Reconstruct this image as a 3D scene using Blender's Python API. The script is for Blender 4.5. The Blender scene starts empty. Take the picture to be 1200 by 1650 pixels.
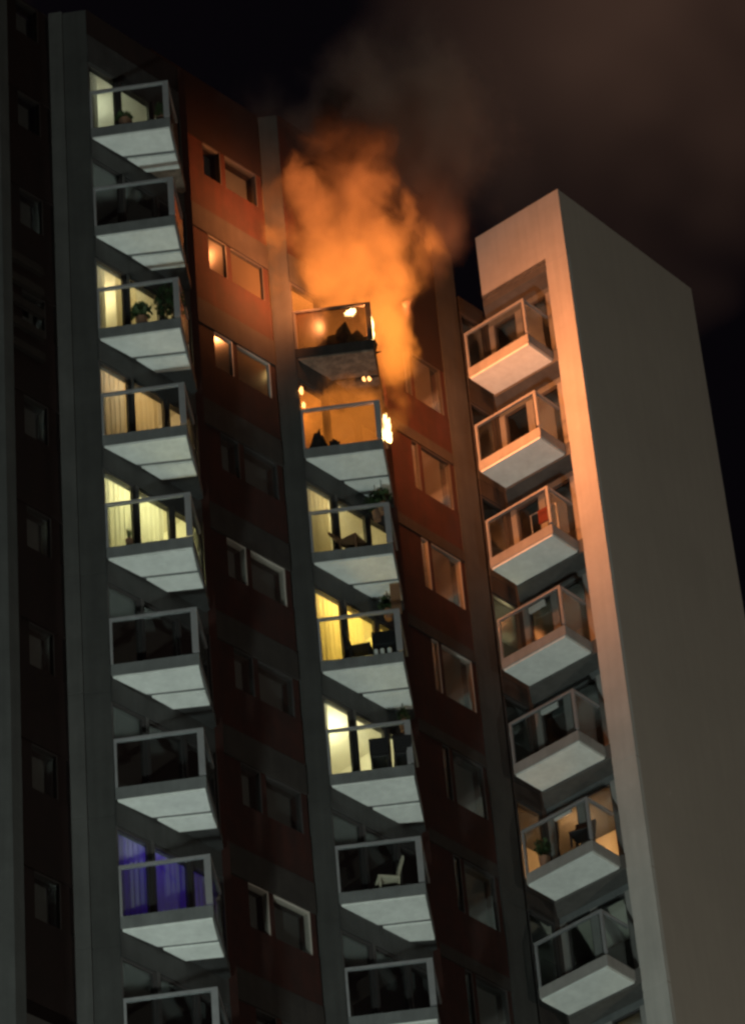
import bpy, bmesh, math, random
from mathutils import Vector, Matrix, noise as mnoise
from math import radians, sin, cos, pi
random.seed(7)
S = bpy.context.scene
C = S.collection

# ------------------------------------------------------------------ camera
ZC = 1.6                                   # eye height
PITCH, ROLL, FPX = 0.694203, 0.091429, 6622.0
cd = bpy.data.cameras.new('camera'); cam = bpy.data.objects.new('camera', cd); C.objects.link(cam)
U = Vector((0, -sin(PITCH), cos(PITCH))); R = Vector((1, 0, 0)); Fw = Vector((0, cos(PITCH), sin(PITCH)))
right = R*cos(ROLL) - U*sin(ROLL); up = R*sin(ROLL) + U*cos(ROLL)
m = Matrix((right, up, -Fw)).transposed().to_4x4(); m.translation = (0, 0, ZC)
cam.matrix_world = m
cd.sensor_fit = 'VERTICAL'; cd.sensor_height = 36; cd.sensor_width = 36
cd.lens = FPX/1650*36; cd.clip_start = 0.5; cd.clip_end = 3000
S.camera = cam

# ------------------------------------------------------------------ world, exposure, render
S.view_settings.view_transform = 'Standard'; S.view_settings.look = 'None'
S.view_settings.exposure = 2.0; S.view_settings.gamma = 1; S.view_settings.use_curve_mapping = False
S.render.engine = 'CYCLES'
S.cycles.use_denoising = True
S.cycles.volume_bounces = 1; S.cycles.max_bounces = 6; S.cycles.diffuse_bounces = 3
S.cycles.transparent_max_bounces = 16; S.cycles.glossy_bounces = 3
S.cycles.caustics_reflective = False; S.cycles.caustics_refractive = False
S.cycles.volume_step_rate = 1.0; S.cycles.volume_max_steps = 256
S.cycles.sample_clamp_indirect = 4
S.cycles.pixel_filter_type = 'GAUSSIAN'; S.cycles.filter_width = 3.0

w = bpy.data.worlds.new('World'); S.world = w; w.use_nodes = True
nt = w.node_tree; nt.nodes.clear(); N = nt.nodes; L = nt.links
out = N.new('ShaderNodeOutputWorld'); add = N.new('ShaderNodeAddShader')
sky = N.new('ShaderNodeTexSky'); sky.sky_type = 'NISHITA'; sky.sun_disc = False
sky.sun_elevation = radians(-6); sky.sun_rotation = radians(200)
b1 = N.new('ShaderNodeBackground'); b1.inputs['Strength'].default_value = 0.05
L.new(sky.outputs[0], b1.inputs['Color'])
# drifting smoke overhead, dimly lit by the city: part of the night sky
tc = N.new('ShaderNodeTexCoord'); mp = N.new('ShaderNodeMapping')
mp.inputs['Location'].default_value = (0.3007081, 2.2165358, -1.9174668)
no = N.new('ShaderNodeTexNoise'); no.inputs['Scale'].default_value = 4.5; no.inputs['Detail'].default_value = 4
no.inputs['Roughness'].default_value = 0.5
ra = N.new('ShaderNodeValToRGB')
e = ra.color_ramp.elements
e[0].position = 0.46; e[0].color = (0.0004, 0.0003, 0.0005, 1)
e[1].position = 0.63; e[1].color = (0.0112, 0.0062, 0.0044, 1)
b2 = N.new('ShaderNodeBackground'); b2.inputs['Strength'].default_value = 1.0
L.new(tc.outputs['Generated'], mp.inputs[0]); L.new(mp.outputs[0], no.inputs['Vector'])
L.new(no.outputs['Fac'], ra.inputs[0]); L.new(ra.outputs[0], b2.inputs['Color'])
L.new(b1.outputs[0], add.inputs[0]); L.new(b2.outputs[0], add.inputs[1]); L.new(add.outputs[0], out.inputs[0])

def lamp(name, kind, loc, power, color, size=0.3, parent=None, **kw):
    d = bpy.data.lights.new(name, kind); d.energy = power; d.color = color
    if kind == 'POINT' or kind == 'SPOT': d.shadow_soft_size = size
    for k, v in kw.items(): setattr(d, k, v)
    o = bpy.data.objects.new(name, d); C.objects.link(o); o.location = loc
    if parent: o.parent = parent
    return o

FIRE = 0.85                                 # strength of the fire's own light
STREET = 0.82

# ------------------------------------------------------------------ materials
def principled(name, col, rough=0.8, noise=0.0, nscale=3.0, metallic=0.0, bump=0.0, emis=None, estr=0, stain=None, spec=0.5):
    mt = bpy.data.materials.new(name); mt.use_nodes = True
    t = mt.node_tree; p = t.nodes['Principled BSDF']
    p.inputs['Base Color'].default_value = (*col, 1); p.inputs['Roughness'].default_value = rough
    p.inputs['Metallic'].default_value = metallic; p.inputs['Specular IOR Level'].default_value = spec
    if noise or bump:
        g = t.nodes.new('ShaderNodeNewGeometry')
        n = t.nodes.new('ShaderNodeTexNoise'); n.inputs['Scale'].default_value = nscale; n.inputs['Detail'].default_value = 6
        n.inputs['Roughness'].default_value = 0.65
        t.links.new(g.outputs['Position'], n.inputs['Vector'])
        r = t.nodes.new('ShaderNodeValToRGB')
        r.color_ramp.elements[0].position = 0.3; r.color_ramp.elements[1].position = 0.7
        lo = stain or tuple(c*(1-noise) for c in col)
        r.color_ramp.elements[0].color = (*lo, 1); r.color_ramp.elements[1].color = (*[min(1, c*(1+noise*0.6)) for c in col], 1)
        t.links.new(n.outputs['Fac'], r.inputs[0])
        # streaks of dirt running down
        mp = t.nodes.new('ShaderNodeMapping'); mp.inputs['Scale'].default_value = (5.0, 5.0, 0.35)
        n2 = t.nodes.new('ShaderNodeTexNoise'); n2.inputs['Scale'].default_value = 1.3; n2.inputs['Detail'].default_value = 3
        t.links.new(g.outputs['Position'], mp.inputs[0]); t.links.new(mp.outputs[0], n2.inputs['Vector'])
        mr = t.nodes.new('ShaderNodeMapRange'); mr.inputs[1].default_value = 0.35; mr.inputs[2].default_value = 0.7
        mr.inputs[3].default_value = 1.0-noise*0.8; mr.inputs[4].default_value = 1.0
        t.links.new(n2.outputs['Fac'], mr.inputs[0])
        mx = t.nodes.new('ShaderNodeMix'); mx.data_type = 'RGBA'; mx.blend_type = 'MULTIPLY'; mx.inputs[0].default_value = 1
        t.links.new(r.outputs[0], mx.inputs[6]); t.links.new(mr.outputs[0], mx.inputs[7])
        t.links.new(mx.outputs[2], p.inputs['Base Color'])
        if bump:
            b = t.nodes.new('ShaderNodeBump'); b.inputs['Strength'].default_value = bump; b.inputs['Distance'].default_value = 0.01
            n3 = t.nodes.new('ShaderNodeTexNoise'); n3.inputs['Scale'].default_value = 22; n3.inputs['Detail'].default_value = 5
            t.links.new(g.outputs['Position'], n3.inputs['Vector']); t.links.new(n3.outputs['Fac'], b.inputs['Height'])
            t.links.new(b.outputs[0], p.inputs['Normal'])
    if emis:
        p.inputs['Emission Color'].default_value = (*emis, 1); p.inputs['Emission Strength'].default_value = estr
    return mt

M = {}
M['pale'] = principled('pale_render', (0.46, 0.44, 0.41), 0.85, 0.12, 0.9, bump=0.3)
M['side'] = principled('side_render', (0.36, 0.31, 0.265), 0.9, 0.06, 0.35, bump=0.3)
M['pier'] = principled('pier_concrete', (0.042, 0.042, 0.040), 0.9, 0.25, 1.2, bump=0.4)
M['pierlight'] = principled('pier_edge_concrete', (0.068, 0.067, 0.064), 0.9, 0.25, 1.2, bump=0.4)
M['soffit'] = principled('soffit_board', (0.80, 0.83, 0.80), 0.7, 0.12, 1.6)
M['fascia'] = principled('fascia_concrete', (0.145, 0.152, 0.152), 0.7, 0.2, 2.0)
M['fasciapale'] = principled('pale_fascia', (0.30, 0.285, 0.27), 0.75, 0.15, 2.0)
M['header'] = principled('dark_header', (0.045, 0.045, 0.045), 0.6, 0.3, 2.0)
M['brick'] = principled('red_cladding', (0.036, 0.0060, 0.0025), 0.85, 0.4, 2.2, bump=0.5)
M['lintel'] = principled('lintel_concrete', (0.034, 0.028, 0.025), 0.85, 0.3, 2.0)
M['darkclad'] = principled('dark_cladding', (0.014, 0.005, 0.004), 0.7, 0.3, 2.0)
M['winframe'] = principled('grey_window_frame', (0.22, 0.21, 0.20), 0.5)
M['scorched'] = principled('scorched_board', (0.22, 0.16, 0.12), 0.9, 0.5, 3.0, bump=0.6)
M['towerslab'] = principled('tower_slab_edge', (0.10, 0.095, 0.09), 0.8, 0.2, 2)
M['litframe'] = principled('lit_window_frame', (0.42, 0.38, 0.34), 0.5)
M['frame'] = principled('dark_frame', (0.05, 0.045, 0.045), 0.4)
M['alu'] = principled('aluminium', (0.33, 0.33, 0.34), 0.4, 0.12, 4, metallic=0.3)
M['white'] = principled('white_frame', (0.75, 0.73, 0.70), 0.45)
M['black'] = principled('black_plastic', (0.015, 0.015, 0.016), 0.5)
M['charred'] = principled('charred', (0.02, 0.016, 0.014), 0.95, 0.4, 8, bump=1)
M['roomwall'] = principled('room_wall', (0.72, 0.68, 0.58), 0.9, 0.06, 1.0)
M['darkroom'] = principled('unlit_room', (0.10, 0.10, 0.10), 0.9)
M['roof'] = principled('roof_felt', (0.05, 0.05, 0.05), 0.95, 0.3, 1)
M['asphalt'] = principled('asphalt', (0.05, 0.05, 0.052), 0.9, 0.3, 0.8, bump=0.5)
M['leaf'] = principled('leaf', (0.05, 0.09, 0.03), 0.6, 0.4, 6)
M['pot'] = principled('pot_clay', (0.25, 0.13, 0.08), 0.8)
M['beige'] = principled('beige_plastic', (0.62, 0.55, 0.42), 0.5)
M['brown'] = principled('brown_wood', (0.16, 0.08, 0.04), 0.6)
M['redcloth'] = principled('red_cloth', (0.22, 0.04, 0.02), 0.9)
M['flame'] = principled('flame', (0, 0, 0), 1, emis=(1.0, 0.62, 0.22), estr=2.2)
M['ember'] = principled('ember', (0, 0, 0), 1, emis=(1.0, 0.42, 0.12), estr=1.0)

def curtain_mat(name, col):
    mt = bpy.data.materials.new(name); mt.use_nodes = True; t = mt.node_tree; t.nodes.clear()
    o = t.nodes.new('ShaderNodeOutputMaterial'); a = t.nodes.new('ShaderNodeMixShader'); a.inputs[0].default_value = 0.55
    d = t.nodes.new('ShaderNodeBsdfDiffuse'); tr = t.nodes.new('ShaderNodeBsdfTranslucent')
    d.inputs[0].default_value = (*col, 1); tr.inputs[0].default_value = (*col, 1)
    t.links.new(d.outputs[0], a.inputs[1]); t.links.new(tr.outputs[0], a.inputs[2]); t.links.new(a.outputs[0], o.inputs[0]); return mt
M['blind'] = curtain_mat('brown_blind', (0.22, 0.17, 0.13))
M['curtain'] = curtain_mat('cream_curtain', (0.78, 0.70, 0.52))
M['sheer'] = curtain_mat('pale_curtain', (0.75, 0.74, 0.68))

def glass_mat(name, tint, refl):
    mt = bpy.data.materials.new(name); mt.use_nodes = True; t = mt.node_tree; t.nodes.clear()
    o = t.nodes.new('ShaderNodeOutputMaterial'); a = t.nodes.new('ShaderNodeMixShader')
    tr = t.nodes.new('ShaderNodeBsdfTransparent'); tr.inputs[0].default_value = (*tint, 1)
    g = t.nodes.new('ShaderNodeBsdfGlossy'); g.inputs['Roughness'].default_value = 0.03 if refl < 1.5 else 0.16; g.inputs[0].default_value = (0.9, 0.95, 0.95, 1)
    lw = t.nodes.new('ShaderNodeLayerWeight'); lw.inputs[0].default_value = 0.5
    f5 = t.nodes.new('ShaderNodeMath'); f5.operation = 'POWER'; t.links.new(lw.outputs['Facing'], f5.inputs[0]); f5.inputs[1].default_value = 5
    f = t.nodes.new('ShaderNodeMath'); f.operation = 'MULTIPLY_ADD'; t.links.new(f5.outputs[0], f.inputs[0]); f.inputs[1].default_value = 0.96; f.inputs[2].default_value = 0.04
    mu = t.nodes.new('ShaderNodeMath'); mu.operation = 'MULTIPLY'; mu.inputs[1].default_value = refl
    t.links.new(f.outputs[0], mu.inputs[0]); t.links.new(mu.outputs[0], a.inputs[0])
    t.links.new(tr.outputs[0], a.inputs[1]); t.links.new(g.outputs[0], a.inputs[2]); t.links.new(a.outputs[0], o.inputs[0]); return mt
M['glass'] = glass_mat('window_glass', (0.94, 0.95, 0.94), 1.6)
M['sootglass'] = principled('sooty_glass', (0.05, 0.022, 0.012), 0.25, 0.5, 4.0)
_t = M['sootglass'].node_tree; _o = _t.nodes['Material Output']; _m = _t.nodes.new('ShaderNodeMixShader'); _x = _t.nodes.new('ShaderNodeBsdfTransparent')
_m.inputs[0].default_value = 0.42; _t.links.new(_t.nodes['Principled BSDF'].outputs[0], _m.inputs[1]); _t.links.new(_x.outputs[0], _m.inputs[2]); _t.links.new(_m.outputs[0], _o.inputs[0])
M['railglass'] = glass_mat('railing_glass', (0.90, 0.92, 0.92), 1.0)

# ------------------------------------------------------------------ helpers
def prop(o, label=None, cat=None, group=None, kind=None):
    if label: o['label'] = label
    if cat: o['category'] = cat
    if group: o['group'] = group
    if kind: o['kind'] = kind
    return o
def wloc(o):
    v = Vector((0, 0, 0))
    while o: v += Vector(o.location); o = o.parent
    return v
def thing(name, loc, label, cat, group=None, kind=None):
    o = bpy.data.objects.new(name, None); C.objects.link(o); o.location = loc; o.empty_display_size = 0.3
    return prop(o, label, cat, group, kind)
class MB:
    def __init__(s): s.v = []; s.f = []
    def prism(s, poly, z0, z1):
        b = len(s.v); n = len(poly)
        ar = sum(poly[i][0]*poly[(i+1) % n][1]-poly[(i+1) % n][0]*poly[i][1] for i in range(n))
        if ar < 0: poly = poly[::-1]
        s.v += [(p[0], p[1], z0) for p in poly] + [(p[0], p[1], z1) for p in poly]
        s.f += [tuple(b+i for i in range(n-1, -1, -1)), tuple(b+n+i for i in range(n))]
        s.f += [(b+i, b+(i+1) % n, b+n+(i+1) % n, b+n+i) for i in range(n)]
        return s
    def bar(s, P, Q, h0, h1, z0, z1, left=True):
        """box along plan segment P-Q, offset h0..h1 to the left of its direction"""
        P = Vector(P[:2]); Q = Vector(Q[:2]); d = (Q-P).normalized(); n = Vector((-d.y, d.x))
        return s.prism([tuple(P+n*h0), tuple(Q+n*h0), tuple(Q+n*h1), tuple(P+n*h1)], z0, z1)
    def box(s, c, sx, sy, z0, z1, ang=0):
        ca, sa = cos(ang), sin(ang)
        return s.prism([(c[0]+x*ca-y*sa, c[1]+x*sa+y*ca) for x, y in ((-sx/2, -sy/2), (sx/2, -sy/2), (sx/2, sy/2), (-sx/2, sy/2))], z0, z1)
    def tube(s, A, B, r0, r1=None, n=8):
        A = Vector(A); B = Vector(B); r1 = r0 if r1 is None else r1
        d = (B-A).normalized(); a = d.orthogonal().normalized(); c = d.cross(a); b = len(s.v)
        for P, r in ((A, r0), (B, r1)):
            for i in range(n):
                t = 2*pi*i/n; s.v.append(tuple(P+a*cos(t)*r+c*sin(t)*r))
        s.f += [(b+i, b+(i+1) % n, b+n+(i+1) % n, b+n+i) for i in range(n)]
        s.f += [tuple(b+i for i in range(n-1, -1, -1)), tuple(b+n+i for i in range(n))]
        return s
    def build(s, name, mat, parent=None, smooth=False, bevel=0):
        xs = list(zip(*s.v)); c = Vector(((min(xs[0])+max(xs[0]))/2, (min(xs[1])+max(xs[1]))/2, min(xs[2])))
        me = bpy.data.meshes.new(name); me.from_pydata([tuple(Vector(v)-c) for v in s.v], [], s.f); me.update()
        me.materials.append(M[mat] if isinstance(mat, str) else mat)
        if smooth:
            for p in me.polygons: p.use_smooth = True
        o = bpy.data.objects.new(name, me); C.objects.link(o)
        if parent: o.parent = parent; o.location = c - wloc(parent)
        else: o.location = c
        if bevel:
            mo = o.modifiers.new('bevel', 'BEVEL'); mo.width = bevel; mo.segments = 2; mo.limit_method = 'ANGLE'
        return o
def Bx(): return MB()
KIDS = {}
def copy_tree(o, parent, dz):
    c = o.copy(); C.objects.link(c); c.parent = parent
    if dz is not None: c.location = Vector(o.location)+Vector((0, 0, dz))
    for ch in [x for x in ALL if x.parent == o]:
        copy_tree(ch, c, None)
    return c
ALL = C.objects
def at(P, d, t): return (P[0]+d[0]*t, P[1]+d[1]*t)
def unit(a): l = math.hypot(*a); return (a[0]/l, a[1]/l)

# ------------------------------------------------------------------ plan of the building (metres, camera at the origin)
D1 = (cos(radians(48)), sin(radians(48)))          # receding walls
N1 = (sin(radians(48)), -cos(radians(48)))         # their outward normal
COL = {
 'A': dict(FL=(-5.41, 63.93), FR=(-3.65, 63.81), BR=(-3.55, 65.11), BL=(-4.31, 65.13), GL=(-4.79, 64.57), GR=(-3.61, 64.53), z0=67.593+ZC, n=range(0, 11)),
 'B': dict(FL=(-1.40, 69.38), FR=(0.38, 69.29), BR=(0.49, 70.93), BL=(-0.05, 70.90), GL=(-0.67, 70.20), GR=(0.44, 70.15), z0=65.431+ZC, n=range(1, 10)),
 'C': dict(FL=(2.63, 74.99), FR=(4.12, 73.89), BR=(4.71, 74.62), BL=(3.22, 75.68), z0=69.335+ZC, n=range(1, 10)),
}
def zk(c, k): return COL[c]['z0']-3*k                # underside of slab k

# ------------------------------------------------------------------ ground
g = MB().prism([(-600, -400), (600, -400), (600, 900), (-600, 900)], -0.2, 0).build('ground', 'asphalt'); prop(g, 'dark asphalt ground around the foot of the building', None, None, 'structure')

bld = thing('apartment_building', (-1, 72, 0), 'dark zigzag apartment block with stacked balconies and red cladding, burning near its top', 'building')
tow = thing('apartment_tower', (5, 76, 0), 'pale tower wing at right with blank grey side wall and white balcony undersides', 'building')

# --- structural bodies (behind the glazed bays); rooms are left hollow
def floor_plates(col, P, length, depth, levels, zoff, parent, mat='lintel'):
    pass

ROOMH0, ROOMH1 = 0.34, 2.94                       # room floor and ceiling above slab underside
def glazed_wall(col, P, d, segs, levels, parent, endlen, head=0.54, wallmat='header', inward=1):
    """header band under every slab, floor edge, mullions; panes as windows"""
    nin = (-d[1], d[0])
    Q = at(P, d, endlen)
    first = {}
    for k in levels:
        z = zk(col, k)
        if k == levels[0]:
            h = MB().bar(P, Q, 0.0, 0.22, z+3-head, z+3.34, True).build('window_header', wallmat, parent)
            first['h'] = (h, z)
            ws = []
            for a, b in segs:
                A_, B_ = at(P, d, a), at(P, d, b)
                fr = MB(); t = 0.05
                z0, z1 = z+0.345, z+3-head-0.005
                fr.bar(A_, at(A_, d, t), 0.03, 0.11, z0, z1).bar(at(B_, d, -t), B_, 0.03, 0.11, z0, z1)
                fr.bar(at(A_, d, t), at(B_, d, -t), 0.03, 0.11, z0, z0+0.06).bar(at(A_, d, t), at(B_, d, -t), 0.03, 0.11, z1-0.05, z1)
                f = fr.build('window', 'frame', parent)
                MB().bar(at(A_, d, t), at(B_, d, -t), 0.06, 0.072, z0+0.06, z1-0.05).build('pane', 'glass', f)
                ws.append(f)
            ms = []
            edges = [0.0]+[x for s_ in segs for x in s_]+[endlen]
            for i in range(0, len(edges), 2):
                a, b = edges[i], edges[i+1]
                if b-a > 0.015:
                    ms.append(MB().bar(at(P, d, a), at(P, d, b), -0.02, 0.16, z+0.343, z+3-head-0.003).build('mullion', 'frame', parent))
            first['l'] = [h]+ws+ms
        else:
            for o in first['l']: copy_tree(o, parent, z-first['h'][1])

def room(col, P, d, length, depth, k, parent, lit):
    z = zk(col, k); nin = (-d[1], d[0]); Q = at(P, d, length)
    f0, f1 = z+ROOMH0, z+ROOMH1
    b = MB()
    b.bar(P, Q, 0.18, depth, z+0.02, f0)                   # floor
    b.bar(P, Q, depth, depth+0.1, z+0.02, z+3.0)           # back
    b.bar(at(P, d, -0.1), P, 0.18, depth+0.1, z+0.02, z+3.0)
    b.bar(Q, at(Q, d, 0.1), 0.18, depth+0.1, z+0.02, z+3.0)
    b.bar(P, Q, 0.23, depth, f1, z+3.01)
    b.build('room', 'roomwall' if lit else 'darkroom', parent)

ROOMS = {('A', 1): ((0.95, 1.0, 0.75), 8), ('A', 3): ((1.0, 0.82, 0.42), 22), ('A', 4): ((1.0, 0.66, 0.32), 24), ('A', 5): ((1.0, 0.93, 0.45), 50),
         ('A', 8): ((0.085, 0.02, 1.0), 6), ('B', 3): ((1.0, 0.80, 0.38), 22), ('B', 4): ((1.0, 0.70, 0.16), 70), ('B', 5): ((1.0, 0.93, 0.55), 36),
         ('B', 1): ((1.0, 0.25, 0.03), 10), ('B', 2): ((1.0, 0.25, 0.03), 40)}

PA = COL['A']['FL']; PB = COL['B']['FL']
SEG = [(0.0, 0.87), (0.96, 1.90), (1.97, 2.74)]
LA, LB = 2.78, 2.72
glazed_wall('A', PA, D1, SEG, list(range(1, 10)), bld, LA)
glazed_wall('B', PB, D1, SEG, list(range(1, 9)), bld, LB)
for k in range(1, 10):
    room('A', PA, D1, LA, 1.1 if False else 2.4, k, bld, ('A', k) in ROOMS)
for k in range(1, 9):
    room('B', PB, D1, LB, 2.4, k, bld, ('B', k) in ROOMS)
nin = (-D1[1], D1[0])
for (c, k), (col, pw) in ROOMS.items():
    P = {'A': PA, 'B': PB}[c]
    q = at(at(P, D1, 1.35), nin, 1.3)
    l = lamp('room_lamp', 'POINT', (q[0], q[1], zk(c, k)+2.4), pw*(0.2 if c == 'B' and k < 3 else 0.6), col, 0.12)

# --- end piers of the glazed bays, return walls and recessed red walls
def vertical(name, poly, z0, z1, mat, parent): return MB().prism(poly, z0, z1).build(name, mat, parent)
ROOF_A, ROOF_W1, ROOF_W2, ROOF_T = 68.75+ZC, 70.35+ZC, 71.0+ZC, 71.68+ZC
def pier(poly, z1, mat, parent, joints=None, name='pier', ztop_first=None, lab=None):
    """a pier cast floor by floor with recessed joints"""
    z = z1; k = 0; step = 3.0
    zj = ztop_first if ztop_first else z1-step
    base = None
    cx = sum(p[0] for p in poly)/len(poly); cy = sum(p[1] for p in poly)/len(poly)
    inner = [(cx+(p[0]-cx)*0.97, cy+(p[1]-cy)*0.97) for p in poly]
    top = z1
    MB().prism(poly, zj+0.02, z1).build(name, mat, parent)
    first = MB().prism(poly, zj-step+0.02, zj-0.02).build(name, mat, parent)
    n = int((zj-30)/step)
    for i in range(1, n): copy_tree(first, parent, -step*i)
    MB().prism(inner, 0, z1-0.05).build('pier_core', mat, parent)

# pier A: two faces
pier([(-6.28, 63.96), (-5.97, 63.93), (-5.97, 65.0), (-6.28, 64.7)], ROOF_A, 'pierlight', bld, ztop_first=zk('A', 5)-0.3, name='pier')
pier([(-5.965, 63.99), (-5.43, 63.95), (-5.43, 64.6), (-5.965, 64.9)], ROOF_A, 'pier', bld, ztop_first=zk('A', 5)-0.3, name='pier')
# pier B
pier([(-1.88, 69.43), (-1.42, 69.40), (-1.42, 70.2), (-1.88, 70.0)], ROOF_W1, 'pier', bld, ztop_first=zk('B', 5)-0.3)
# ends of the glazed bays A and B and of the neighbour bay beyond the left edge
for P, ln, ztop in ((PA, LA, ROOF_A), (PB, LB, ROOF_W1)):
    a = at(P, D1, ln+0.005)
    MB().bar(a, at(a, D1, 0.22), 0.0, 2.6, 0, ztop).build('end_wall', 'brick', bld)
MB().prism([(-10.0, 60.75), (-7.02, 60.60), (-6.86, 60.85), (-9.4, 63.6)], 0, ROOF_A).build('end_wall', 'pier', bld)

# recessed walls W0 (left edge), W1, W2: spandrel, lintel band, window row, copied floor by floor
def recessed_wall(P, Q, zhead0, levels, wins, zroof, parent, blinds=(), winh=1.08, fmat='frame', white=(), clad='brick'):
    """P->Q plan line; zhead0 = window head of level 1 (z); wins = (a,b,kind) spans in metres from P"""
    Ln = math.hypot(Q[0]-P[0], Q[1]-P[1]); d = unit((Q[0]-P[0], Q[1]-P[1]))
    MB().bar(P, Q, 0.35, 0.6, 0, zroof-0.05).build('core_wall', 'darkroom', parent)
    MB().bar(P, Q, 0.0, 0.34, zhead0+0.01, zroof).build('parapet', 'darkclad', parent)
    parts = []
    h = zhead0; sill = h-winh
    parts.append(MB().bar(P, Q, 0.0, 0.34, sill-1.15, sill).build('spandrel', clad, parent))
    parts.append(MB().bar(P, Q, -0.015, 0.34, h-3+0.012, sill-1.155).build('lintel', 'lintel' if clad == 'brick' else clad, parent))
    edges = [0.0]+[x for s_ in wins for x in s_[:2]]+[Ln]
    for i in range(0, len(edges), 2):
        a, b = edges[i], edges[i+1]
        if b-a > 0.02: parts.append(MB().bar(at(P, d, a), at(P, d, b), 0.02, 0.34, sill+0.004, h+0.006).build('wall_panel', clad, parent))
    for wi in wins:
        a, b = wi[:2]; A_, B_ = at(P, d, a), at(P, d, b); t = 0.034
        fr = MB().bar(A_, at(A_, d, t), 0.07, 0.16, sill+0.006, h-t).bar(at(B_, d, -t), B_, 0.01, 0.16, sill+0.006, h-t).bar(A_, B_, 0.01, 0.16, h-t, h-0.002)
        f = fr.build('window', fmat, parent)
        MB().bar(at(A_, d, t), at(B_, d, -t), 0.05, 0.062, sill+0.01, h-t-0.002).build('pane', 'glass', f)
        if len(wi) > 2:
            wi_b = MB().bar(at(A_, d, t+0.02), at(A_, d, t+0.02+(b-a-2*t-0.04)*wi[2]), 0.075, 0.085, sill+0.03, h-t-0.03)
            if not blinds: wi_b.build('blind', 'blind', f)
            for k in blinds:
                o = MB(); o.v = [(x, y, z-3.0*(k-1)) for x, y, z in wi_b.v]; o.f = wi_b.f; o.build('blind', 'blind', parent)
        parts.append(f)
    for k in range(1, levels):
        for o in parts:
            c = copy_tree(o, parent, -3.0*k)
            if k+1 in white and o.name.startswith('window'):
                c.data = o.data.copy(); c.data.materials.clear(); c.data.materials.append(M['litframe'])  # frames that catch the light are coloured pale, the others stay dark

W1P = (-4.2, 66.83); W1Q = (-1.885, 69.35)
d = unit((W1Q[0]-W1P[0], W1Q[1]-W1P[1]))
def sW1(x): return (x-W1P[0])/d[0]
recessed_wall(W1P, W1Q, 68.26+ZC, 9, [(sW1(-3.15), sW1(-2.78), 1.0), (sW1(-2.68), sW1(-2.0), 1.0)], ROOF_W1, bld, blinds=(2, 3), white=(3, 5, 8))
W2P = (0.45, 73.13); W2Q = (2.05, 74.97)
d = unit((W2Q[0]-W2P[0], W2Q[1]-W2P[1]))
def sW2(x): return (x-W2P[0])/d[0]
recessed_wall(W2P, W2Q, 66.60+ZC, 8, [(sW2(1.08), sW2(1.22), 1.0), (sW2(1.3), sW2(1.95), 0.7)], ROOF_W2, bld, winh=1.5, fmat='frame', white=(3, 4), blinds=(1, 2, 3, 4))  # wide-window blinds added to stand in for brown reflections in the panes
recessed_wall((-7.3, 62.95), (-6.29, 64.07), 68.76+ZC, 9, [(0.55, 1.2)], ROOF_A, bld, clad='darkclad')
# pier between W2 and the tower bay
pier([(2.055, 74.93), (2.56, 75.49), (2.3, 75.8), (1.8, 75.25)], ROOF_W2, 'pier', bld, ztop_first=zk('C', 5)-0.3)
# louvre slats at the left edge recess
for i in range(5):
    zl = 60.35+ZC-0.62*i
    MB().bar((-7.25, 62.90), (-6.55, 63.68), -0.06, 0.05, zl, zl+0.22).build('louvre_slat', 'lintel', bld)
# roof slabs
MB().prism([(-6.3, 64.2), (-3.4, 66.3), (-5.6, 68.5), (-8, 66)], ROOF_A-0.35, ROOF_A-0.1).build('roof', 'roof', bld)
MB().prism([(-4.1, 67.2), (-1.4, 70.1), (0.5, 72.3), (-2.5, 75), (-6.2, 69.5)], ROOF_W1-0.35, ROOF_W1-0.1).build('roof', 'roof', bld)
MB().bar(PB, at(PB, D1, LB), 0.01, 0.3, zk('B', 1)+3.34, ROOF_W1).build('parapet', 'brick', bld)
MB().bar(PA, at(PA, D1, LA), 0.01, 0.3, zk('A', 1)+3.345, ROOF_A).build('parapet', 'darkclad', bld)
MB().prism([(0.5, 73.4), (2.5, 75.6), (1.0, 78), (-2.4, 75.2)], ROOF_W2-0.35, ROOF_W2-0.1).build('roof', 'roof', bld)

# --- tower
TL, TRt = (3.22, 75.69), (5.34, 74.17)
dC = unit((TRt[0]-TL[0], TRt[1]-TL[1])); SB = (8.70, 78.30)
Gq = (3.28, 76.33)                                  # inner corner of its glazing
MB().bar(TL, TRt, 0.0, 0.35, 69.48+ZC, ROOF_T).build('parapet', 'pale', tow)
# corner pier of the tower, floor by floor
pier([(4.82, 74.545), (5.34, 74.17), (5.42, 74.27), (5.2, 74.9), (4.98, 74.75)], 69.475+ZC, 'pale', tow, ztop_first=zk('C', 5)-0.3)
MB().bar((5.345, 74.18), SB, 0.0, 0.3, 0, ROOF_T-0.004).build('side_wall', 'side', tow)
MB().prism([(3.45, 75.9), (5.3, 74.6), (8.3, 78.2), (6.5, 79.5)], ROOF_T-0.5, ROOF_T-0.3).build('roof', 'roof', tow)
# recess ceiling under the parapet
MB().prism([(3.25, 75.72), (4.9, 74.53), (5.3, 75.05), (3.35, 76.5)], 69.49+ZC, 69.6+ZC).build('recess_ceiling', 'fasciapale', tow)
dG = unit((0.8, -0.595)); LG = 2.2
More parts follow.
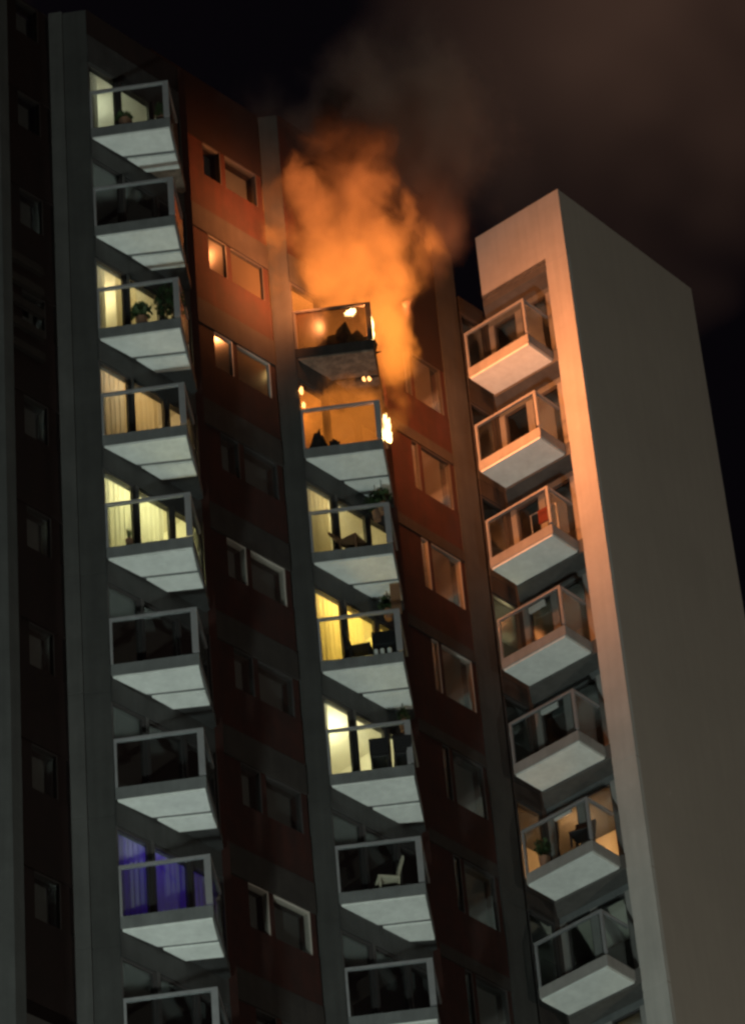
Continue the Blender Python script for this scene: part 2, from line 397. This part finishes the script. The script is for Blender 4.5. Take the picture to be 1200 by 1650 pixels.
# tower glazing facing the camera
def tower_glazing():
    first = []; nC = range(1, 9)
    z = zk('C', 1)
    P = Gq; Q = at(P, dG, LG)
    h = MB().bar(P, Q, 0.0, 0.2, z+2.78, z+3.34).build('window_header', 'fascia', tow)
    first.append(h)
    h = MB().prism([TL, at(TL, dC, 1.98), at(Gq, dG, 1.98), (Gq[0], Gq[1])], z+2.96, z+3.34).build('recess_slab', 'towerslab', tow); first.append(h)
    for a, b in ((0.2, 0.88), (1.08, 1.85)):
        A_, B_ = at(P, dG, a), at(P, dG, b); t = 0.05; z0, z1 = z+0.345, z+2.775
        fr = MB().bar(A_, at(A_, dG, t), 0.03, 0.1, z0, z1).bar(at(B_, dG, -t), B_, 0.03, 0.1, z0, z1).bar(at(A_, dG, t), at(B_, dG, -t), 0.03, 0.1, z1-t, z1).bar(at(A_, dG, t), at(B_, dG, -t), 0.03, 0.1, z0, z0+t)
        f = fr.build('window', 'frame', tow)
        MB().bar(at(A_, dG, t), at(B_, dG, -t), 0.06, 0.072, z0+t, z1-t).build('pane', 'glass', f); first.append(f)
    for a, b in ((0.0, 0.2), (0.88, 1.08), (1.85, 2.2)):
        first.append(MB().bar(at(P, dG, a), at(P, dG, b), -0.02, 0.15, z+0.343, z+2.777).build('mullion', 'fasciapale', tow))
    v = MB().bar(at(P, dG, 0.27), at(P, dG, 0.75), -0.10, -0.025, z+2.48, z+2.64).build('pane_glint', 'white', tow, bevel=0.01); first.append(v)  # white box stands in for bright reflections at the head of the pane
    # left side pane of the recess
    A0, A1 = (2.62, 75.60), (3.21, 76.26)
    f = MB().bar(A0, at(A0, D1, 0.05), 0.02, 0.1, z+0.66, z+2.775).bar(at(A1, D1, -0.05), A1, 0.02, 0.1, z+0.66, z+2.775).bar(A0, A1, 0.02, 0.1, z+2.775, z+2.83).build('window', 'frame', tow)
    MB().bar(at(A0, D1, 0.05), at(A1, D1, -0.05), 0.05, 0.062, z+0.66, z+2.775).build('pane', 'glass', f); first.append(f)
    first.append(MB().bar(A0, A1, -0.005, 0.12, z+0.343, z+0.65).build('sill_panel', 'header', tow))
    first.append(MB().prism([A1, (3.30, 76.28), (3.36, 76.42), (3.14, 76.36)], z+0.02, z+3.01).build('corner_post', 'lintel', tow))
    first.append(MB().bar(A0, A1, 0.0, 0.2, z+2.835, z+3.34).build('window_header', 'lintel', tow))
    rm = MB()
    R0 = (2.45, 75.75); 
    rm.prism([(2.55, 75.75), (3.28, 76.5), (5.35, 74.95), (6.4, 76.4), (3.4, 78.4), (1.7, 76.6)], z+0.02, z+0.34)
    rm.bar((1.7, 76.6), (3.4, 78.4), 0.0, 0.1, z+0.02, z+3); rm.bar((3.4, 78.4), (6.4, 76.4), 0, 0.1, z+0.02, z+3)
    rm.bar((2.5, 75.8), (1.7, 76.6), -0.1, 0, z+0.02, z+3); rm.bar((5.35, 75.0), (6.4, 76.4), -0.1, 0.0, z+0.02, z+3)
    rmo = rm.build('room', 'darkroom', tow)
    return first, rmo
tf, trm = tower_glazing()
for k in range(2, 9):
    for o in tf:
        if not o.name.startswith('pane_glint') or k in (4, 5, 6): copy_tree(o, tow, -3.0*(k-1))
    c = copy_tree(trm, tow, -3.0*(k-1))
    if k in (6,):
        c.data = trm.data.copy(); c.data.materials.clear(); c.data.materials.append(M['roomwall'])
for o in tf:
    if o.name.startswith('pane_glint'): bpy.data.objects.remove(o)
MB().prism([(2.55, 75.75), (3.28, 76.5), (5.35, 74.95), (6.4, 76.4), (3.4, 78.4), (1.7, 76.6)], zk('C', 0)+0.02, zk('C', 0)+0.34).build('room_ceiling', 'fasciapale', tow)
lamp('room_lamp', 'POINT', (4.0, 76.9, zk('C', 6)+2.5), 12, (1.0, 0.48, 0.18), 0.15)
lamp('room_lamp', 'POINT', (2.9, 76.7, zk('C', 4)+2.3), 4, (1.0, 0.8, 0.4), 0.15)
lamp('room_lamp', 'POINT', (3.3, 76.9, zk('C', 8)+2.5), 10, (1.0, 0.75, 0.3), 0.15)

# ------------------------------------------------------------------ balconies
SL = 0.33
def balcony(c, k, parent, fascia='fascia', soffit='soffit', alu='alu', rail=True):
    q = COL[c]; z = zk(c, k); FL, FR, BR, BL = q['FL'], q['FR'], q['BR'], q['BL']
    poly = [FL, FR, BR, BL]
    df = unit((FR[0]-FL[0], FR[1]-FL[1])); ds = unit((BR[0]-FR[0], BR[1]-FR[1]))
    slab = MB().prism(poly, z+0.055, z+SL).build('balcony', fascia, parent)
    # soffit boards, slightly inset, hung 3 cm below
    inset = 0.05
    def ins(pl):
        cx = sum(p[0] for p in pl)/len(pl); cy = sum(p[1] for p in pl)/len(pl)
        return [(p[0]+(cx-p[0])*0.035, p[1]+(cy-p[1])*0.035) for p in pl]
    if 'GL' in q:
        g1, g2 = q['GL'], q['GR']
        MB().prism(ins([FL, FR, g2, g1]), z, z+0.05).build('soffit_panel', soffit, slab)
        e1 = (g1[0]+D1[0]*0.13, g1[1]+D1[1]*0.13)
        MB().prism(ins([e1, (g2[0], g2[1]+0.11), BR, BL]), z, z+0.05).build('soffit_panel', soffit, slab)
    else:
        MB().prism(ins(poly), z, z+0.05).build('soffit_panel', soffit, slab)
    if rail:
        zr = z+1.50
        t = 0.075
        tr = MB().bar(FL, FR, 0.0, t, zr-0.06, zr).bar(at(FR, ds, t), BR, 0.0, t, zr-0.06, zr).build('top_rail', alu, slab)
        pw = 0.13 if c != 'C' else 0.07
        MB().bar(at(FR, df, -pw), FR, 0.005, 0.06, z+SL+0.06, zr-0.062).build('post', alu, slab)
        if c == 'C':
            MB().bar(FL, at(FL, df, 0.06), 0.005, 0.06, z+SL, zr-0.062).build('post', alu, slab)
        else:
            MB().bar(FL, at(FL, df, 0.05), 0.005, 0.06, z+SL, zr-0.062).build('post', alu, slab)
        MB().bar(at(FL, df, 0.055), at(FR, df, -pw-0.005), 0.025, 0.037, z+SL+0.01, zr-0.065).build('glass_panel', 'railglass', slab)
        MB().bar(at(FR, ds, 0.08), BR, 0.025, 0.037, z+SL+0.05, zr-0.065).build('glass_panel', 'railglass', slab)
    return slab
for c, lst, par in (('A', range(1, 10), bld), ('B', range(2, 9), bld), ('C', range(1, 9), tow)):
    lst = list(lst); f = balcony(c, lst[0], par, fascia='fasciapale' if c == 'C' else 'fascia')
    for k in lst[1:]: copy_tree(f, par, -3.0*(k-lst[0]))
# the burning balcony on top of column B
def back_plate(c, k, mat):
    q = COL[c]; P = q['FL']; e = at(P, D1, 2.70)
    return MB().prism([(q['BL'][0]+0.02, q['BL'][1]-0.01), (q['BR'][0], q['BR'][1]+0.01), (e[0]+0.10, e[1]-0.06), (e[0], e[1])], zk(c, k)+0.04, zk(c, k)+0.30).build('floor_plate', mat, bld)
back_plate('A', 1, 'scorched'); back_plate('B', 1, 'scorched')
for c, n in (('A', 10), ('B', 9)):
    o = back_plate(c, 2, 'header')
    for k in range(3, n): copy_tree(o, bld, -3.0*(k-2))
fb = balcony('B', 1, bld, 'charred', 'scorched', 'frame');  # rail's silhouette against the fire is put into a darker metal colour
for o in list(C.objects):
    if o.parent == fb and o.name.startswith('glass_panel'):
        o.data = o.data.copy(); o.data.materials.clear(); o.data.materials.append(M['sootglass']); o['label'] = 'soot-darkened glass panel'
fb['label'] = 'burning top balcony with sagging frame'

# ------------------------------------------------------------------ fire: flames
def flame(loc, h, wd, label, mat='flame', group=None):
    bm = bmesh.new(); bmesh.ops.create_icosphere(bm, subdivisions=5, radius=1)
    sd = random.uniform(0, 50)
    for v in bm.verts:
        t = (v.co.z+1)/2; a = math.atan2(v.co.y, v.co.x)
        r = (1-t)**0.75*(0.4+1.1*t)*1.45
        n = mnoise.noise(Vector((cos(a)*1.3+sd, sin(a)*1.3, t*3.2)))
        n2 = mnoise.noise(Vector((cos(a)*3+sd, sin(a)*3, t*7)))
        k = 1+0.9*n+0.5*n2
        v.co.x = v.co.x*wd*r*k - 0.30*wd*sin(4*t)-0.5*wd*t; v.co.y *= wd*r*k; v.co.z = h*(t+max(0, t-0.35)*(0.9*n+0.5*n2))
    me = bpy.data.meshes.new('flame'); bm.to_mesh(me); bm.free(); me.materials.append(M[mat])
    for p in me.polygons: p.use_smooth = True
    o = bpy.data.objects.new('flame', me); C.objects.link(o); o.location = loc
    return prop(o, label, 'flame', group)
flame((0.55, 70.25, 60.45+ZC), 0.72, 0.12, 'tall white-hot flame beside the right end of the lower burning balcony')
flame((0.37, 69.40, 62.85+ZC), 0.62, 0.07, 'narrow bright flame at the right post of the upper burning balcony')
flame((-0.05, 69.36, 63.62+ZC), 0.16, 0.11, 'small flame licking under the top rail of the upper burning balcony')
flame((-1.33, 69.36, 61.35+ZC), 0.2, 0.045, 'small ember flame at the left end of the burning balcony, upper one', 'ember')
flame((-1.30, 69.36, 60.95+ZC), 0.15, 0.04, 'small ember flame at the left end of the burning balcony, lower one', 'ember')
flame((0.10, 69.5, 61.7+ZC), 0.13, 0.04, 'tiny glowing ember left of its twin under the upper burning balcony', 'ember')
flame((0.22, 69.5, 61.7+ZC), 0.12, 0.04, 'tiny glowing ember right of its twin under the upper burning balcony', 'ember')
# light of the fire
for x, y, z, p, sz in ((0.18, 70.02, 63.12, 900, 0.15), (-0.35, 69.85, 63.0, 220, 0.12), (0.30, 70.4, 60.1, 8, 0.08)):
    lamp('fire_light', 'POINT', (x, y, z+ZC), p*FIRE, (1.0, 0.30, 0.085), sz)
# glow of the fire front, thrown sideways on to the neighbouring walls
for x, y, z, p, aim in ((1.15, 70.2, 64.6, 400, (1, 0.75, -0.15)), (1.2, 70.5, 66.2, 340, (1, 0.75, 0.2)), (1.05, 70.7, 62.9, 190, (0.6, 0.8, -0.1)), (1.1, 70.8, 64.6, 150, (0.6, 0.8, 0.1)),
                        (-0.9, 68.3, 64.3, 200, (-0.75, 0.62, 0.0)), (-0.9, 67.9, 66.6, 170, (-0.75, 0.6, 0.1))):
    o = lamp('fire_light', 'SPOT', (x, y, z+ZC), p*FIRE, (1.0, 0.30, 0.085), 0.03, spot_size=radians(150), spot_blend=0.9)
    o.rotation_euler = Vector(aim).to_track_quat('-Z', 'Y').to_euler()

# ------------------------------------------------------------------ smoke plume (volume)
def plume(name, parts, label, dens, ecol, emis, zlo, zhi, scol, nscale=0.9, thr=0.42, warp=1.0):
    bm = bmesh.new()
    for c, r in parts:
        mtx = Matrix.Translation(c) @ Matrix.Diagonal((r[0]*1.12, r[1]*1.12, r[2]*1.12, 1))
        bmesh.ops.create_icosphere(bm, subdivisions=3, radius=1, matrix=mtx)
    me = bpy.data.meshes.new(name); 
    o = bpy.data.objects.new(name, me)
    bm.to_mesh(me); bm.free()
    C.objects.link(o)
    rm = o.modifiers.new('remesh', 'REMESH'); rm.mode = 'VOXEL'; rm.voxel_size = 0.2
    mt = bpy.data.materials.new(name); mt.use_nodes = True; t = mt.node_tree; t.nodes.clear(); N = t.nodes; L = t.links
    out = N.new('ShaderNodeOutputMaterial'); vol = N.new('ShaderNodeVolumePrincipled'); L.new(vol.outputs[0], out.inputs['Volume'])
    g = N.new('ShaderNodeNewGeometry')
    nz = N.new('ShaderNodeTexNoise'); nz.inputs['Scale'].default_value = nscale; nz.inputs['Detail'].default_value = 5; nz.inputs['Roughness'].default_value = 0.55
    nz.inputs['Distortion'].default_value = 0.5
    L.new(g.outputs['Position'], nz.inputs['Vector'])
    # warped position
    sub = N.new('ShaderNodeVectorMath'); sub.operation = 'SUBTRACT'; L.new(nz.outputs['Color'], sub.inputs[0]); sub.inputs[1].default_value = (0.5, 0.5, 0.5)
    sc = N.new('ShaderNodeVectorMath'); sc.operation = 'SCALE'; L.new(sub.outputs[0], sc.inputs[0]); sc.inputs['Scale'].default_value = warp
    wp = N.new('ShaderNodeVectorMath'); wp.operation = 'ADD'; L.new(g.outputs['Position'], wp.inputs[0]); L.new(sc.outputs[0], wp.inputs[1])
    prev = None
    for c, r in parts:
        s1 = N.new('ShaderNodeVectorMath'); s1.operation = 'SUBTRACT'; L.new(wp.outputs[0], s1.inputs[0]); s1.inputs[1].default_value = c
        s2 = N.new('ShaderNodeVectorMath'); s2.operation = 'DIVIDE'; L.new(s1.outputs[0], s2.inputs[0]); s2.inputs[1].default_value = r
        ln = N.new('ShaderNodeVectorMath'); ln.operation = 'LENGTH'; L.new(s2.outputs[0], ln.inputs[0])
        mr = N.new('ShaderNodeMath'); mr.operation = 'SUBTRACT'; mr.inputs[0].default_value = 1.0; L.new(ln.outputs['Value'], mr.inputs[1])
        if prev is None: prev = mr.outputs[0]
        else:
            mx = N.new('ShaderNodeMath'); mx.operation = 'MAXIMUM'; L.new(prev, mx.inputs[0]); L.new(mr.outputs[0], mx.inputs[1]); prev = mx.outputs[0]
    st = N.new('ShaderNodeMapping'); st.inputs['Scale'].default_value = (1.0, 1.0, 0.7); L.new(wp.outputs[0], st.inputs[0])
    n2 = N.new('ShaderNodeTexNoise'); n2.inputs['Scale'].default_value = nscale*1.7; n2.inputs['Detail'].default_value = 7; n2.inputs['Roughness'].default_value = 0.62; L.new(st.outputs[0], n2.inputs['Vector'])
    n3 = N.new('ShaderNodeMath'); n3.operation = 'MULTIPLY_ADD'; L.new(n2.outputs['Fac'], n3.inputs[0]); n3.inputs[1].default_value = thr; n3.inputs[2].default_value = -thr*0.5
    n4 = N.new('ShaderNodeMath'); n4.operation = 'ADD'; L.new(n3.outputs[0], n4.inputs[0]); L.new(prev, n4.inputs[1])
    de = N.new('ShaderNodeMapRange'); de.interpolation_type = 'SMOOTHSTEP'; de.inputs[1].default_value = 0.06; de.inputs[2].default_value = 0.95; L.new(n4.outputs[0], de.inputs[0])
    d2 = N.new('ShaderNodeMath'); d2.operation = 'MULTIPLY'; L.new(de.outputs[0], d2.inputs[0]); d2.inputs[1].default_value = dens
    L.new(d2.outputs[0], vol.inputs['Density'])
    vol.inputs['Color'].default_value = (*scol, 1)
    if emis:  # fire light on the smoke is put in as emission, fading upward
        sx = N.new('ShaderNodeSeparateXYZ'); L.new(wp.outputs[0], sx.inputs[0])
        hz = N.new('ShaderNodeMapRange'); hz.inputs[1].default_value = zlo; hz.inputs[2].default_value = zhi; hz.inputs[3].default_value = 1; hz.inputs[4].default_value = 0
        L.new(sx.outputs[2], hz.inputs[0])
        pw = N.new('ShaderNodeMath'); pw.operation = 'POWER'; L.new(hz.outputs[0], pw.inputs[0]); pw.inputs[1].default_value = 1.35
        e1 = N.new('ShaderNodeMath'); e1.operation = 'MULTIPLY'; L.new(pw.outputs[0], e1.inputs[0]); L.new(de.outputs[0], e1.inputs[1])
        vr = N.new('ShaderNodeMapRange'); vr.inputs[1].default_value = 0.36; vr.inputs[2].default_value = 0.64; vr.inputs[3].default_value = 0.35; vr.inputs[4].default_value = 1.4; L.new(n2.outputs['Fac'], vr.inputs[0])
        lo = N.new('ShaderNodeMapRange'); lo.inputs[1].default_value = 61.4+ZC; lo.inputs[2].default_value = 63.4+ZC; lo.inputs[3].default_value = 0.36; lo.inputs[4].default_value = 1.0; L.new(sx.outputs[2], lo.inputs[0])
        el = N.new('ShaderNodeMath'); el.operation = 'MULTIPLY'; L.new(e1.outputs[0], el.inputs[0]); L.new(lo.outputs[0], el.inputs[1]); e1 = el
        bl = N.new('ShaderNodeMix'); bl.data_type = 'FLOAT'; L.new(pw.outputs[0], bl.inputs[0]); L.new(vr.outputs[0], bl.inputs[2]); bl.inputs[3].default_value = 1.0
        e0 = N.new('ShaderNodeMath'); e0.operation = 'MULTIPLY'; L.new(e1.outputs[0], e0.inputs[0]); L.new(bl.outputs[0], e0.inputs[1]); e1 = e0
        e2 = N.new('ShaderNodeMath'); e2.operation = 'MULTIPLY'; L.new(e1.outputs[0], e2.inputs[0]); e2.inputs[1].default_value = emis
        L.new(e2.outputs[0], vol.inputs['Emission Strength'])
        rp = N.new('ShaderNodeValToRGB'); rp.color_ramp.elements[0].color = (0.9, 0.20, 0.05, 1); rp.color_ramp.elements[1].color = (*ecol, 1)
        L.new(pw.outputs[0], rp.inputs[0]); L.new(rp.outputs[0], vol.inputs['Emission Color'])
    me.materials.append(mt)
    return prop(o, label, 'smoke', None, 'stuff')
Z = ZC
plume('smoke_plume', [((-0.2, 69.8, 65.8+Z), (2.35, 1.05, 2.8)), ((0.1, 70.3, 68.3+Z), (1.4, 1.1, 3.9)), ((0.84, 70.1, 64.2+Z), (0.72, 0.7, 3.4)), ((-0.4, 70.3, 63.7+Z), (1.5, 0.8, 1.9)), ((-1.0, 69.7, 67.7+Z), (1.2, 0.9, 1.5)), ((-0.35, 70.05, 61.2+Z), (1.35, 0.5, 1.6))],
      'orange glowing smoke plume rising from the burning balconies', 3.4, (1.0, 0.28, 0.036), 1.5, 62.8+Z, 71.0+Z, (0.03, 0.022, 0.02), nscale=0.72, thr=1.8, warp=1.0)
plume('drifting_smoke', [((0.6, 71.6, 71.5+Z), (1.9, 1.6, 3.6)), ((2.2, 73.6, 73.6+Z), (2.6, 2.0, 4.4)), ((-1.6, 70.4, 70.0+Z), (2.0, 1.4, 2.4)), ((2.0, 72.6, 69.6+Z), (1.4, 1.2, 2.6))],
      'thin brown smoke drifting off above the plume', 0.42, None, 0, 0, 0, (0.62, 0.45, 0.36), nscale=0.4, thr=1.4, warp=1.2)

# ------------------------------------------------------------------ street lamps (out of frame, they light the undersides from below)
def street_lamp(x, y, h, power, color, label, aim):
    t = thing('street_lamp', (x, y, 0), label, 'street lamp', 'street lamps along the road')
    MB().tube((x, y, 0), (x, y, h), 0.10, 0.06).build('pole', 'alu', t)
    MB().tube((x, y, h), (x+aim[0]*1.2, y+aim[1]*1.2, h+0.25), 0.05, 0.04).build('arm', 'alu', t)
    MB().box((x+aim[0]*1.4, y+aim[1]*1.4), 0.35, 0.7, h+0.2, h+0.32).build('lamp_head', 'alu', t)
    lamp('lamp_light', 'POINT', (x+aim[0]*1.4, y+aim[1]*1.4, h+0.6), power, color, 1.2)
street_lamp(-13, 25, 9, 15500*STREET, (0.84, 1.0, 0.92), 'tall street lamp on the left side of the forecourt', (0.5, 0.8))
street_lamp(-48, 30, 9, 7000*STREET, (0.88, 1.0, 0.94), 'tall street lamp far to the left beside the road', (0.8, 0.5))
street_lamp(46, 22, 9, 7500*STREET, (1.0, 0.92, 0.75), 'tall street lamp on the right side of the road', (-0.8, 0.5))

# ------------------------------------------------------------------ things on the balconies
def spot(c, k, u, v):
    q = COL[c]; a = Vector(q['FL']).lerp(Vector(q['FR']), u); b = Vector(q['BL']).lerp(Vector(q['BR']), u)
    p = a.lerp(b, v); return (p.x, p.y, zk(c, k)+SL)
def rbox(mb, o, c, sx, sy, z0, z1, ang):
    ca, sa = cos(ang), sin(ang)
    return mb.box((o[0]+c[0]*ca-c[1]*sa, o[1]+c[0]*sa+c[1]*ca), sx, sy, o[2]+z0, o[2]+z1, ang)
def chair(p, ang, mat, label, arms=False, w=0.48, seat=0.42, back=0.9, group=None, tilt=0.1):
    t = thing('chair', p, label, 'chair', group)
    rbox(MB(), p, (0, 0), w, 0.46, seat-0.05, seat, ang).build('seat', mat, t, bevel=0.012)
    mb = MB(); ca, sa = cos(ang), sin(ang)
    n = 5
    for i in range(n):
        za = seat+0.02+(back-seat)*i/n; zb = seat+0.02+(back-seat)*(i+1)/n
        rbox(mb, p, (0, 0.21+tilt*(i/n)), w, 0.045, za, zb, ang)
    mb.build('backrest', mat, t)
    for sx in (-1, 1):
        for sy in (-1, 1):
            rbox(MB(), p, (sx*(w/2-0.03), sy*0.2), 0.04, 0.04, 0, seat-0.05, ang).build('leg', mat, t)
        if arms: rbox(MB(), p, (sx*(w/2+0.02), 0), 0.06, 0.46, seat+0.002, seat+0.2, ang).build('armrest', mat, t)
    return t
def plant(p, h, r, n, label, spiky=False, potw=0.14):
    t = thing('potted_plant', p, label, 'plant')
    MB().tube((p[0], p[1], p[2]), (p[0], p[1], p[2]+0.25), potw*0.75, potw, 10).build('pot', 'pot', t)
    mb = MB(); base = Vector((p[0], p[1], p[2]+0.25))
    for i in range(6):
        a = random.uniform(0, 6.28); e = base+Vector((cos(a)*r*0.6, sin(a)*r*0.6, (h-0.25)*random.uniform(0.5, 0.9)))
        mb.tube(base, e, 0.014, 0.006, 5)
    mb.build('stem', 'brown', t)
    v = []; f = []
    for i in range(n):
        if spiky:
            a = random.uniform(0, 6.28); c = base; e = base+Vector((cos(a)*r, sin(a)*r, (h-0.25)*random.uniform(0.6, 1))); wd = Vector((-sin(a), cos(a), 0))*0.02
            b = len(v); v += [tuple(c-wd), tuple(c+wd), tuple(e)]; f.append((b, b+1, b+2)); continue
        th = random.uniform(0, 6.28); ph = random.uniform(-1, 1); rr = random.random()**0.4
        c = base+Vector((cos(th)*math.sqrt(1-ph*ph)*r*rr, sin(th)*math.sqrt(1-ph*ph)*r*rr, (h-0.25)*(0.55+0.45*ph*rr)))
        d = Vector((random.gauss(0, 1), random.gauss(0, 1), random.gauss(0, 1))).normalized(); s_ = d.orthogonal().normalized(); l = random.uniform(0.05, 0.1)
        b = len(v); v += [tuple(c-d*l), tuple(c+s_*l*0.45), tuple(c+d*l), tuple(c-s_*l*0.45)]; f.append((b, b+1, b+2, b+3))
    mb = MB(); mb.v = v; mb.f = f; o = mb.build('foliage', 'leaf', t); return t
chair(spot('B', 6, 0.45, 0.25), radians(-75), 'beige', 'pale beige chair alone on the dark balcony below the one with two black chairs', tilt=0.14)
chair(spot('B', 5, 0.56, 0.14), radians(178), 'black', 'left one of two black chairs in front of the bright pale yellow window', False, w=0.4, seat=0.36, back=0.74, tilt=0.04, group='black chairs on the lit balcony')
chair(spot('B', 5, 0.86, 0.14), radians(182), 'black', 'right one of two black chairs in front of the bright pale yellow window', False, w=0.4, seat=0.36, back=0.74, tilt=0.04, group='black chairs on the lit balcony')
chair(spot('B', 3, 0.42, 0.2), radians(60), 'brown', 'brown reclining chair on the balcony two below the burning one', w=0.5, back=0.75, tilt=0.3)
chair(spot('B', 4, 0.42, 0.18), radians(80), 'black', 'small dark chair beside the covered box on the balcony with the amber window', back=0.8, w=0.4, tilt=0.16)
p = spot('B', 4, 0.76, 0.14)
t = thing('covered_table', p, 'dark covered box on legs on the balcony with the amber window', 'box')
rbox(MB(), p, (0, 0), 0.56, 0.34, 0.30, 0.66, 0.0).build('cover', 'black', t, bevel=0.02)
for sx in (-1, 1):
    for sy in (-1, 1): rbox(MB(), p, (sx*0.25, sy*0.14), 0.04, 0.04, 0, 0.30, 0).build('leg', 'black', t)
for u in (0.66, 0.74, 0.83):
    q = spot('B', 4, u, 0.05); o = MB().tube(q, (q[0], q[1], q[2]+0.17), 0.045, 0.05, 8).build('flower_pot', 'white'); prop(o, {0.66: 'leftmost', 0.74: 'middle', 0.83: 'rightmost'}[u]+' of three small white pots under the dark covered box', 'pot', 'small white pots')
q0 = spot('B', 4, 0.80, 0.55); q1 = spot('B', 4, 1.0, 0.55)
mb = MB()
for i in range(14): mb.bar(q0, q1, -0.012, 0.012, q0[2]+1.72+i*0.062, q0[2]+1.775+i*0.062)
prop(mb.build('bamboo_screen', 'brown'), 'brown slatted screen hanging above the rail of the amber-lit balcony', 'screen')
def hanging(c, k, u, v, zb, h, r, n, label):
    q = spot(c, k, u, v); t = plant((q[0], q[1], q[2]+zb), h, r, n, label, potw=0.11); t.name = 'hanging_plant'
    MB().tube((q[0], q[1], q[2]+zb+0.2), (q[0], q[1], q[2]+2.66), 0.008, n=5).build('cord', 'black', t)
hanging('B', 3, 0.60, 0.7, 1.62, 0.75, 0.26, 260, 'left of two dark hanging plants two balconies below the fire')
hanging('B', 3, 0.80, 0.6, 1.68, 0.7, 0.22, 220, 'right of two dark hanging plants two balconies below the fire')
hanging('B', 4, 0.62, 0.75, 1.85, 0.6, 0.2, 200, 'dark hanging plant beside the slatted screen on the amber-lit balcony')
hanging('B', 5, 0.70, 0.85, 1.9, 0.6, 0.16, 110, 'small hanging plant high behind the two black chairs')
plant(spot('A', 3, 0.80, 0.35), 1.5, 0.36, 420, 'round dark bush in front of the yellow window in the left column')
plant(spot('A', 3, 0.48, 0.12), 0.62, 0.24, 240, 'low dark plant left of the round bush in the left column')
plant(spot('A', 1, 0.88, 0.2), 0.72, 0.2, 200, 'dark potted plant on the top left balcony, right one')
plant(spot('A', 1, 0.38, 0.12), 0.42, 0.2, 150, 'low potted plant on the top left balcony, left one')
plant(spot('A', 5, 0.20, 0.12), 0.62, 0.10, 14, 'small spiky plant before the bright yellow-green window in the left column', True, 0.08)
plant(spot('C', 6, 0.25, 0.12), 0.75, 0.2, 200, 'dark potted plant before the orange-lit window of the pale tower')
chair(spot('C', 6, 0.80, 0.2), radians(-20), 'black', 'black folding chair before the orange-lit window of the pale tower', back=0.95, tilt=0.2)
p = spot('C', 3, 0.72, 0.5)
t = thing('clothes_rack', p, 'small clothes rack with a red towel on the third tower balcony', 'clothes rack')
MB().tube((p[0]-0.3, p[1]+0.2, p[2]+1.0), (p[0]+0.3, p[1]-0.2, p[2]+1.0), 0.015).build('rack_bar', 'alu', t)
for sx in (-1, 1): MB().tube((p[0]+0.3*sx, p[1]-0.2*sx, p[2]), (p[0]+0.3*sx, p[1]-0.2*sx, p[2]+1.0), 0.015).build('leg', 'alu', t)
MB().bar((p[0]-0.12, p[1]+0.08), (p[0]+0.12, p[1]-0.08), -0.02, 0.02, p[2]+0.62, p[2]+1.02).build('towel', 'redcloth', t)
# charred debris on the lower burning balcony
def debris(c, k, u, v, r, h, label):
    p = spot(c, k, u, v); bm = bmesh.new(); bmesh.ops.create_icosphere(bm, subdivisions=3, radius=1)
    for q in bm.verts:
        n = 1+0.35*math.sin(q.co.x*7+u*9)*math.sin(q.co.y*9)+random.uniform(-0.22, 0.22)
        q.co = Vector((q.co.x*r*n, q.co.y*r*0.6*n, max(0, q.co.z)*h*n))
    me = bpy.data.meshes.new('debris'); bm.to_mesh(me); bm.free(); me.materials.append(M['charred'])
    o = bpy.data.objects.new('charred_debris', me); C.objects.link(o); o.location = p; prop(o, label, 'debris')
debris('B', 2, 0.10, 0.14, 0.17, 0.55, 'tall charred heap at the left end of the lower burning balcony')
debris('B', 2, 0.34, 0.10, 0.14, 0.28, 'low charred heap in the middle of the lower burning balcony')
debris('B', 1, 0.5, 0.3, 0.6, 0.7, 'large charred heap behind the glass of the upper burning balcony')

# curtains in lit rooms
def curtain(c, k, s0, s1, mat, label, off=0.3, group=None):
    P = {'A': PA, 'B': PB}[c]; z = zk(c, k); n = max(8, int((s1-s0)*40)); v = []; f = []
    for i in range(n+1):
        s_ = s0+(s1-s0)*i/n; q = at(at(P, D1, s_), nin, off+0.025*sin(s_*46)+0.01*sin(s_*19))
        v += [(q[0], q[1], z+0.4), (q[0], q[1], z+2.9)]
    for i in range(n): f.append((2*i, 2*i+2, 2*i+3, 2*i+1))
    mb = MB(); mb.v = v; mb.f = f; o = mb.build('curtain', mat, None, True); prop(o, label, 'curtain', group)
for k, tx in ((1, 'top left greenish-white window'), (3, 'yellow window behind the round bush'), (4, 'tan-lit window of the left column'), (5, 'yellow-green window of the left column')):
    curtain('A', k, 0.02, 0.95 if k > 3 else 0.5, 'sheer', 'sheer curtain at the left pane of the '+tx)
curtain('A', 3, 0.85, 1.45, 'curtain', 'dim curtain across the middle pane behind the round bush')
curtain('A', 4, 0.95, 1.9, 'curtain', 'tan curtain across the middle pane of the tan-lit window')
curtain('A', 5, 0.95, 1.9, 'sheer', 'sheer curtain across the middle pane of the yellow-green window')
curtain('A', 8, 0.02, 2.7, 'sheer', 'curtain glowing violet in the lowest lit window of the left column')
curtain('B', 3, 0.02, 0.95, 'curtain', 'drawn curtain at the left pane two balconies below the fire')
curtain('B', 4, 0.02, 0.95, 'curtain', 'amber curtain at the left pane of the brightest amber window')
curtain('B', 4, 0.97, 1.75, 'curtain', 'amber curtain at the middle pane of the brightest amber window')
curtain('B', 5, 0.02, 0.45, 'sheer', 'pale curtain at the left pane behind the two black chairs')
